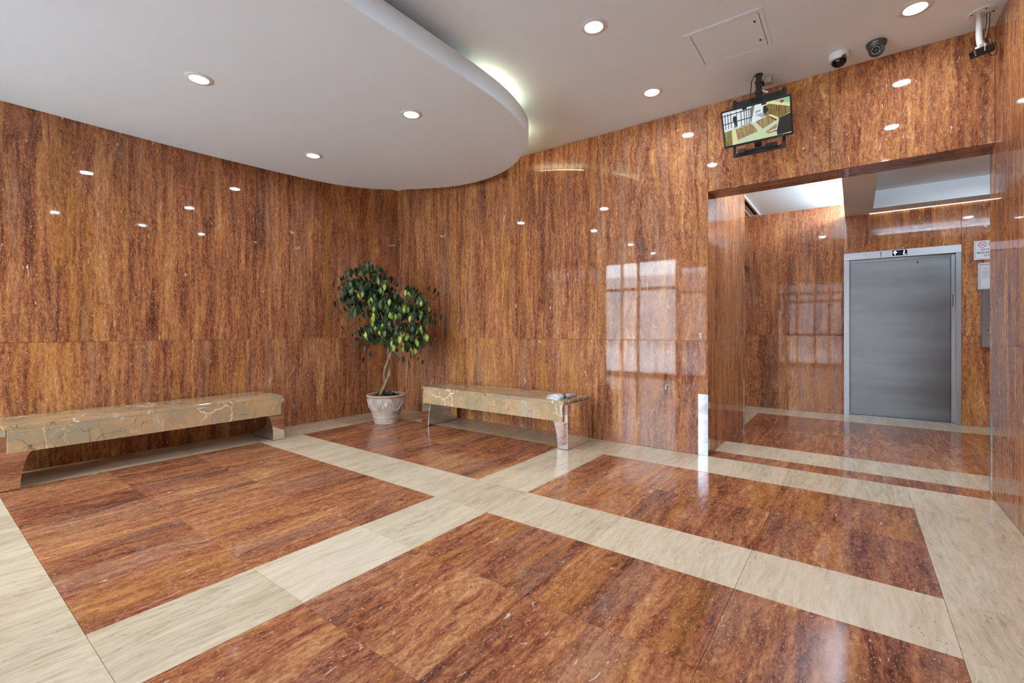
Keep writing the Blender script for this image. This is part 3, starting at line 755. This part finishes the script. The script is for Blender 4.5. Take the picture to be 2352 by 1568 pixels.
M['greyprint'] = plain('grey_print', (0.30, 0.30, 0.33), 0.7)
box('backing', -0.128, 0.128, -0.012, -0.0005, 0.0, 0.335, M['silver'], nf)
box('frame_stile', -0.130, -0.106, -0.022, -0.012, 0.0, 0.335, M['silver'], nf, 0.003); box('frame_stile', 0.106, 0.130, -0.022, -0.012, 0.0, 0.335, M['silver'], nf, 0.003)
box('frame_rail', -0.106, 0.106, -0.022, -0.012, 0.311, 0.335, M['silver'], nf, 0.003); box('frame_rail', -0.106, 0.106, -0.022, -0.012, 0.0, 0.024, M['silver'], nf, 0.003)
pp = box('notice_sheet', -0.106, 0.106, -0.0135, -0.0122, 0.024, 0.311, M['notice'], nf)
bm = bmesh.new()
for i, (z, w, x) in enumerate(((0.285, 0.10, 0.0), (0.262, 0.17, -0.005), (0.254, 0.17, -0.005), (0.232, 0.06, -0.06), (0.222, 0.17, -0.005), (0.213, 0.17, -0.005), (0.204, 0.16, -0.01), (0.19, 0.17, -0.005), (0.181, 0.17, -0.005), (0.166, 0.17, -0.005), (0.157, 0.12, -0.03), (0.143, 0.15, -0.015))):
    bbox(bm, x - w / 2, x + w / 2, -0.0139, -0.0136, z - 0.0016 - 0.1675, z + 0.0016 - 0.1675)
link('printed_lines', mesh(bm, 'printed_lines'), M['greyprint'], pp, (0, 0.0128, 0))
tag(nf, 'silver framed white notice between the no smoking sign and call box', 'notice')
sg = empty('no_smoking_sign', (1.312, YH, 2.077))
M['signwhite'] = plain('sign_white', (0.74, 0.76, 0.80), 0.4, vary=0.02)
M['signred'] = plain('sign_red', (0.55, 0.01, 0.03), 0.4)
M['signblack'] = plain('sign_black', (0.012, 0.012, 0.014), 0.5)
box('plate', -0.12, 0.12, -0.006, -0.0005, 0.0, 0.235, M['signwhite'], sg, 0.0008)
bm = bmesh.new()
for a in ((-0.108, 0.108, 0.0125, 0.0140), (-0.108, 0.108, 0.221, 0.2225), (-0.108, -0.1065, 0.0125, 0.2225), (0.1065, 0.108, 0.0125, 0.2225)): bbox(bm, a[0], a[1], -0.0066, -0.0060, a[2], a[3])
link('border_line', mesh(bm, 'border_line'), M['signblack'], sg)
for xx in (-0.046, 0.046):
    bm = bmesh.new()
    pts = [Vector((0.034 * math.cos(a), 0, 0.034 * math.sin(a))) for a in [i * 2 * PI / 32 for i in range(33)]]
    tube_bm(bm, pts, 0.0036, 6, False); tube_bm(bm, [(-0.024, 0, 0.024), (0.024, 0, -0.024)], 0.003, 6)
    o = link('prohibition_ring', mesh(bm, 'prohibition_ring'), M['signred'], sg, (xx, -0.0066, 0.185)); o.scale = (1, 0.2, 1)
    bm = bmesh.new(); bbox(bm, -0.022, 0.012, -0.0002, 0.0004, -0.006, 0.0); bbox(bm, 0.014, 0.020, -0.0002, 0.0004, -0.006, 0.0)
    tube_bm(bm, [(0.017, 0, 0.004), (0.010, 0, 0.010), (0.018, 0, 0.015), (0.008, 0, 0.02)], 0.0015, 5)
    link('cigarette_symbol', mesh(bm, 'cigarette_symbol'), M['signblack'], sg, (xx, -0.0066, 0.185))
for s, x, z, al in (('NO TO', -0.060, 0.110, 'LEFT'), ('MARIJUANA', -0.095, 0.073, 'LEFT'), ('AT A', -0.033, 0.036, 'LEFT')):
    text('sign_lettering', s, 0.034, M['signblack'], sg, (x, -0.0066, z), (PI / 2, 0, 0), al, bold=0.0005).scale = (0.66, 1, 1)
tag(sg, 'white no smoking sign on the stone right of the elevator', 'sign')

# ------------------------------------------------------------------ corner guards
def guard(poly, z1, label):
    c = (sum(p[0] for p in poly) / len(poly), sum(p[1] for p in poly) / len(poly))
    o = prism('corner_guard', [(x - c[0], y - c[1]) for x, y in poly], 0.0015, z1, M['guard'], None, (c[0], c[1], 0))
    return tag(o, label, 'corner guard')
t_ = 0.0025; e_ = 0.0004
guard([(XJ - 0.088, YW - e_), (XJ - 0.088, YW - t_), (XJ + t_, YW - t_), (XJ + t_, YW + 0.088), (XJ + e_, YW + 0.088), (XJ + e_, YW - e_)], 0.586, 'mirror steel corner guard at the foot of the left opening jamb')
guard([(XR - e_, 4.785 - 0.055), (XR - t_, 4.785 - 0.055), (XR - t_, 4.785 + t_), (XR + 0.088, 4.785 + t_), (XR + 0.088, 4.785 + e_), (XR - e_, 4.785 + e_)], 0.60, 'steel corner guard at the end of the right wall')
guard([(XJ + e_, YV + 0.015 - 0.055), (XJ + t_, YV + 0.015 - 0.055), (XJ + t_, YV + 0.015 + t_), (XJ - 0.06, YV + 0.015 + t_), (XJ - 0.06, YV + 0.015 + e_), (XJ + e_, YV + 0.015 + e_)], 0.58, 'dark narrow corner guard at the far edge of the lobby side wall')

# ------------------------------------------------------------------ ceiling access hatch
ah = empty('access_hatch', (-0.75, 3.695, ZC))
for a in ((-0.255, 0.255, -0.26, -0.222), (-0.255, 0.255, 0.222, 0.26), (-0.255, -0.217, -0.222, 0.222), (0.228, 0.255, -0.222, 0.222)):
    box('frame', a[0], a[1], a[2], a[3], -0.0045, -0.0003, M['paint'], ah, 0.001)
box('gap_shadow', -0.216, 0.227, -0.221, 0.221, -0.0012, -0.0003, M['slot'], ah)
dr = box('hatch_door', -0.2135, 0.2245, -0.2185, 0.2185, -0.0042, -0.0013, M['paint'], ah, 0.0005)
for y in (-0.13, 0.12): box('latch_slot', 0.19, 0.203, y - 0.012, y + 0.012, -0.0026, -0.0019, M['slot'], dr).location = (0.185, y, -0.0017)
tag(ah, 'square white access hatch in the upper ceiling', 'hatch')

# ------------------------------------------------------------------ lobby air vent
vt = empty('air_vent', (-1.245, 7.25, 2.99))
for a in ((-0.075, -0.055, -0.72, 0.72), (0.05, 0.075, -0.72, 0.72), (-0.055, 0.05, -0.72, -0.69), (-0.055, 0.05, 0.69, 0.72)):
    box('frame', a[0], a[1], a[2], a[3], -0.022, -0.0005, M['white'], vt, 0.002)
box('backing', -0.055, 0.05, -0.69, 0.69, -0.006, -0.0005, M['slot'], vt)
for x in (-0.038, -0.012): box('blade', x - 0.009, x + 0.009, -0.69, 0.69, -0.017, -0.013, M['relief'], vt)
tag(vt, 'long slotted air vent in the lobby ceiling above the passage', 'vent')

# ------------------------------------------------------------------ hanging monitor and its mount
MX, MY = -0.648, 4.335
mt = empty('monitor_mount', (MX, MY, ZC))
lathe('ceiling_plate', [(0.0, -0.0005), (0.031, -0.0005), (0.031, -0.008), (0.0, -0.008)], M['blackmetal'], mt, 24)
box('pole', -0.021, 0.021, -0.021, 0.021, -0.215, -0.008, M['blackmetal'], mt, 0.004)
box('clamp', -0.027, 0.027, -0.027, 0.027, -0.075, -0.06, M['blackmetal'], mt, 0.003); box('clamp', -0.027, 0.027, -0.027, 0.027, -0.165, -0.14, M['blackmetal'], mt, 0.003)
box('cross_channel', -0.20, 0.20, -0.012, 0.012, -0.235, -0.185, M['blackmetal'], mt, 0.002)
for s in (-1, 1): box('side_bar', s * 0.185 - 0.011, s * 0.185 + 0.011, -0.014, 0.010, -0.655, -0.165, M['blackmetal'], mt, 0.002)
box('bottom_bar', -0.175, 0.175, -0.014, 0.012, -0.655, -0.628, M['blackmetal'], mt, 0.002)
box('tray', -0.155, 0.125, -0.055, -0.015, -0.632, -0.622, M['charcoal'], mt, 0.002)
box('clip', -0.15, -0.095, -0.062, -0.012, -0.645, -0.612, M['black'], mt, 0.003); box('clip', 0.055, 0.14, -0.062, -0.012, -0.645, -0.612, M['black'], mt, 0.003)
box('tilt_bracket', -0.05, 0.05, -0.045, 0.008, -0.47, -0.40, M['blackmetal'], mt, 0.003)
tube('cable', [(-0.03, -0.02, -0.008), (-0.05, -0.03, -0.06), (-0.058, -0.03, -0.16), (-0.055, -0.045, -0.27)], 0.0035, M['black'], mt, 7)
tube('cable', [(0.03, -0.02, -0.15), (0.055, -0.05, -0.18), (0.075, -0.075, -0.20)], 0.006, M['white'], mt, 7)
tag(mt, 'black ceiling pole and frame bracket carrying the security monitor', 'bracket')
mn = empty('security_monitor', (MX, 4.205, 2.893)); mn.rotation_euler = (math.radians(30), 0, 0)
MW, MH = 0.253, 0.149
sh = box('housing', -MW, MW, 0.0, 0.034, -MH, MH, M['black'], mn, 0.003)
box('back_bulge', -0.16, 0.16, 0.034, 0.052, -0.09, 0.09, M['black'], mn, 0.006)
for a in ((-MW, MW, MH - 0.012, MH), (-MW, MW, -MH, -MH + 0.017), (-MW, -MW + 0.011, -MH + 0.017, MH - 0.012), (MW - 0.011, MW, -MH + 0.017, MH - 0.012)):
    box('bezel', a[0], a[1], -0.005, -0.0002, a[2], a[3], M['black'], mn, 0.001)
for x in (-0.075, 0.065): box('retaining_tab', x - 0.017, x + 0.017, -0.008, 0.02, MH - 0.026, MH + 0.006, M['blackmetal'], mn, 0.001)
box('stand_neck', -0.026, 0.026, -0.001, 0.03, -MH - 0.045, -MH + 0.004, M['navy'], mn, 0.003)
# the picture on the screen: one flat mesh of lit patches (u right 0..1, v down 0..1)
pal = {}
def lit(c, s=1.0):
    key = tuple(c)
    if key not in pal:
        k = NT('screen_patch_%d' % len(pal)); k.m.cycles.emission_sampling = 'NONE'; k.out((0.02, 0.02, 0.02), 0.25, Emission_Color=(*c, 1), Emission_Strength=s * 0.48); pal[key] = k.m
    return pal[key]
def woodlit(name, a, b, ang, sc):
    k = NT(name); v, _ = k.coords(False); k.m.cycles.emission_sampling = 'NONE'
    mp = k.n('ShaderNodeMapping'); mp.inputs['Rotation'].default_value = (0, ang, 0); mp.inputs['Scale'].default_value = (sc, 1, sc * 0.08); k.set(mp.inputs['Vector'], v)
    n = k.noise(mp.outputs[0], 1.0, 4, 0.6)
    return k.out((0.02, 0.02, 0.02), 0.25, Emission_Color=k.ramp(n, [(0.35, a), (0.65, b)]), Emission_Strength=0.48)
wood1 = woodlit('screen_field', (0.14, 0.09, 0.035), (0.52, 0.37, 0.17), math.radians(35), 130)
wood2 = woodlit('screen_wall', (0.05, 0.035, 0.008), (0.36, 0.25, 0.06), math.radians(-25), 130)
wood3 = woodlit('screen_side', (0.10, 0.10, 0.02), (0.34, 0.30, 0.09), 0.0, 130)
pale, yel, whi, dkk, gry, grn, mag, shd = lit((0.56, 0.66, 0.42)), lit((0.70, 0.72, 0.36)), lit((0.74, 0.80, 0.86)), lit((0.012, 0.014, 0.018)), lit((0.36, 0.40, 0.43)), lit((0.30, 0.50, 0.30)), lit((0.35, 0.01, 0.12)), lit((0.20, 0.17, 0.15))
SW, SH = MW - 0.011, MH - 0.0145; zoff = 0.0025
shapes = [(pale, [(0, 0), (1, 0), (1, 1), (0, 1)]),
    (whi, [(0, 0), (0.48, 0), (0.43, 0.47), (0, 0.56)]), (whi, [(0.46, 0), (0.62, 0), (0.60, 0.28), (0.66, 0.36), (0.60, 0.46), (0.42, 0.50), (0.45, 0.3)]),
    (shd, [(0.45, 0.0), (0.50, 0.0), (0.455, 0.30), (0.41, 0.44)]), (gry, [(0.49, 0.28), (0.60, 0.26), (0.66, 0.37), (0.60, 0.40)]),
    (wood2, [(0.62, 0.10), (0.75, 0.05), (1, 0.26), (1, 0.42), (0.82, 0.55), (0.62, 0.34)]), (grn, [(0.78, 0), (1, 0), (1, 0.16), (0.82, 0.06)]), (yel, [(0.66, 0.03), (0.73, 0.02), (1, 0.20), (1, 0.27), (0.76, 0.10)]),
    (dkk, [(0.62, 0.10), (0.66, 0.08), (0.70, 0.22), (0.655, 0.30), (0.615, 0.27)]), (mag, [(0.86, 0.06), (0.91, 0.04), (0.92, 0.10), (0.875, 0.13)]), (yel, [(0.81, 0.11), (0.85, 0.08), (0.855, 0.15), (0.82, 0.16)]),
    (wood1, [(0.18, 0.56), (0.43, 0.49), (0.52, 0.76), (0.20, 0.88)]), (wood1, [(0.49, 0.47), (0.68, 0.38), (0.80, 0.56), (0.59, 0.72)]), (wood1, [(0.63, 0.82), (0.80, 0.66), (0.79, 0.88), (0.66, 0.90)]),
    (wood3, [(0, 0.58), (0.12, 0.55), (0.11, 1), (0, 1)]), (yel, [(0.12, 0.545), (0.175, 0.535), (0.19, 0.97), (0.11, 1)]),
    (yel, [(0.68, 0.37), (0.72, 0.36), (0.83, 0.50), (0.81, 0.56)]), (dkk, [(0.68, 0.40), (0.70, 0.40), (0.81, 0.555), (0.79, 0.57)]),
    (dkk, [(0.84, 0.53), (1, 0.44), (1, 0.97), (0.80, 1.0), (0.79, 0.88)]), (whi, [(0.69, 0.83), (0.80, 0.79), (0.80, 0.82), (0.70, 0.85)])]
for x in (0.03, 0.075, 0.12, 0.21, 0.28, 0.33, 0.365, 0.40, 0.43): shapes.append((dkk, [(x, 0.04), (x + 0.012, 0.04), (x + 0.004, 0.50 - x * 0.1), (x - 0.006, 0.50 - x * 0.1)]))
for v_ in (0.06, 0.30): shapes.append((dkk, [(0.0, v_ + 0.03), (0.44, v_), (0.44, v_ + 0.025), (0.0, v_ + 0.055)]))
shapes.append((dkk, [(0.255, 0.50), (0.42, 0.455), (0.42, 0.47), (0.255, 0.515)]))
shapes.append((dkk, [(0.155, 0.20), (0.175, 0.15), (0.20, 0.17), (0.215, 0.24), (0.212, 0.36), (0.205, 0.50), (0.192, 0.50), (0.188, 0.40), (0.182, 0.51), (0.168, 0.51), (0.168, 0.34), (0.150, 0.30)]))
for v_ in (0.34, 0.37): shapes.append((dkk, [(0.50, v_ - 0.16), (0.58, v_ - 0.18), (0.58, v_ - 0.165), (0.50, v_ - 0.145)]))
bm = bmesh.new(); mats = []
for i, (m, pts) in enumerate(shapes):
    if m not in mats: mats.append(m)
    fc = bm.faces.new([bm.verts.new(((u - 0.5) * 2 * SW, -0.0004 - 0.00004 * i, (0.5 - v) * 2 * SH + zoff)) for u, v in pts])
    fc.material_index = mats.index(m)
bm.normal_update()
for fc in bm.faces:
    if fc.normal.y > 0: fc.normal_flip()
sc_ = link('screen', mesh(bm, 'screen'), mats, mn); sc_['label'] = 'lit screen showing the lobby from above'
bm = bmesh.new()
for i in range(7): bbox(bm, 0.10 + i * 0.014, 0.106 + i * 0.014, -0.0056, -0.005, -MH + 0.006, -MH + 0.009)
link('button_marks', mesh(bm, 'button_marks'), M['greyprint'], mn)
tag(mn, 'small flat security monitor tilted downward, hanging from the ceiling', 'monitor')
jb = empty('junction_box', (-0.592, 4.44, ZC))
box('box_body', -0.028, 0.028, -0.035, 0.035, -0.05, -0.0005, M['clay'], jb, 0.003)
box('plug', -0.045, -0.0285, -0.014, 0.014, -0.055, -0.018, M['black'], jb, 0.003)
tag(jb, 'small beige outlet box on the ceiling behind the monitor pole', 'outlet')

# ------------------------------------------------------------------ ceiling cameras
c1 = empty('dome_camera', (-0.100, 4.385, ZC))
lathe('base', [(0.0, -0.0005), (0.066, -0.0005), (0.068, -0.005), (0.067, -0.044), (0.062, -0.052), (0.050, -0.054), (0.0, -0.054)], M['white'], c1, 40)
lathe('dome', [(0.050, -0.0545)] + [(0.050 * math.cos(a), -0.0545 - 0.046 * math.sin(a)) for a in [i * PI / 2 / 10 for i in range(1, 11)]], M['glossblack'], c1, 36)
box('sensor_tab', 0.015, 0.045, -0.062, -0.048, -0.062, -0.040, M['charcoal'], c1, 0.002)
for a in (2.6, 5.7): lathe('screw', [(0, -0.0535), (0.004, -0.0535), (0.004, -0.056), (0, -0.056)], M['slot'], c1, 10).location = (0.058 * math.cos(a), 0.058 * math.sin(a), 0.0)
tag(c1, 'white dome camera with smoked glass dome on the upper ceiling', 'camera')
c2 = empty('turret_camera', (0.128, 4.375, ZC))
lathe('base', [(0.0, -0.0005), (0.060, -0.0005), (0.064, -0.006), (0.062, -0.022), (0.055, -0.036), (0.050, -0.046), (0.0, -0.046)], M['charcoal'], c2, 40)
ey = empty('eyeball', (0, -0.004, -0.052)); ey.parent = c2; COL.objects.unlink(ey)
bpy.data.objects.remove(ey)
bm = bmesh.new()
prof = [(0.0, -0.046)] + [(0.050 * math.sin(a), -0.050 * math.cos(a)) for a in [i * PI / 16 for i in range(2, 13)]]
prof = [(0.0, 0.050)] + [(0.050 * math.sin(a), 0.050 * math.cos(a)) for a in [i * PI / 16 for i in range(1, 12)]] + [(0.040, -0.030), (0.036, -0.033), (0.0, -0.033)]
lathe_bm(bm, prof, 32); bmesh.ops.recalc_face_normals(bm, faces=bm.faces)
eb = link('eyeball', mesh(bm, 'eyeball', True), M['charcoal'], c2, (0, -0.002, -0.055))
md = eb.modifiers.new('edges', 'EDGE_SPLIT'); md.split_angle = math.radians(35)
eb.rotation_euler = (math.radians(-62), 0, math.radians(-10))     # looks out towards the room and down
lathe('face_glass', [(0.0, -0.0345), (0.034, -0.0345), (0.034, -0.0332)], M['glossblack'], eb, 28)
lathe('lens_barrel', [(0.0, -0.037), (0.011, -0.037), (0.014, -0.0345)], M['black'], eb, 20)
bm = bmesh.new()
for i in range(18):
    a = i * 2 * PI / 18
    bmesh.ops.create_icosphere(bm, subdivisions=1, radius=0.0028, matrix=Matrix.Translation((0.0245 * math.cos(a), 0.0245 * math.sin(a), -0.0348)))
link('infrared_leds', mesh(bm, 'infrared_leds'), M['white'], eb)
b_ = box('name_strip', -0.016, 0.016, -0.0004, 0.0004, -0.003, 0.003, M['silver'], c2); b_.location = (-0.008, -0.0618, -0.018); b_.rotation_euler = (math.radians(-12), 0, math.radians(-7))
tag(c2, 'dark grey turret camera with a ring of small lights on the ceiling', 'camera')
c3 = empty('bracket_camera', (0.688, 4.385, ZC))
lathe('ceiling_plate', [(0.0, -0.0005), (0.072, -0.0005), (0.073, -0.004), (0.070, -0.007), (0.0, -0.007)], M['white'], c3, 36)
for a in (3.4, 4.9, 0.2): lathe('bolt', [(0, -0.0075), (0.006, -0.0075), (0.006, -0.010), (0, -0.010)], M['slot'], c3, 10).location = (0.056 * math.cos(a), 0.056 * math.sin(a), 0.0)
M['ivory'] = plain('yellowed_white_arm', (0.62, 0.60, 0.52), 0.4, vary=0.05)
tube('arm', [(-0.014, -0.005, -0.007), (-0.015, -0.005, -0.10), (-0.016, -0.006, -0.16), (-0.014, -0.012, -0.20), (-0.010, -0.020, -0.232)], 0.018, M['ivory'], c3, 16)
pts, rad = [], []
for i in range(90):
    u = i / 89; pts.append((0.032 - 0.030 * max(0, u - 0.35) ** 1.3, 0.02, -0.007 - 0.165 * u)); rad.append(0.0105 if i % 4 < 2 else 0.0075)
cd = tube('flexible_conduit', pts, rad, M['steel'], c3, 12)
cb = box('camera_body', -0.068, 0.052, -0.026, 0.026, -0.024, 0.024, M['black'], c3, 0.005)
cb.location = (-0.004, -0.02, -0.272); cb.rotation_euler = (math.radians(8), math.radians(-17), math.radians(24))
o = box('body_clamp', -0.022, 0.022, -0.020, 0.020, 0.0245, 0.042, M['ivory'], cb, 0.002)
box('lens_window', -0.0612, -0.0602, -0.018, 0.018, -0.016, 0.016, M['glossblack'], cb)
tube('wire', [(0.015, 0.01, -0.175), (0.03, 0.02, -0.21), (0.065, 0.02, -0.215), (0.075, 0.02, -0.25), (0.07, 0.02, -0.30), (0.045, 0.01, -0.305), (0.03, 0.0, -0.285)], 0.0028, M['black'], c3, 6)
tube('wire', [(0.012, 0.0, -0.18), (0.004, -0.02, -0.215), (0.006, -0.045, -0.24), (0.004, -0.05, -0.285)], 0.0022, M['silver'], c3, 6)
tag(c3, 'small black camera on a white ceiling arm with flexible conduit', 'camera')
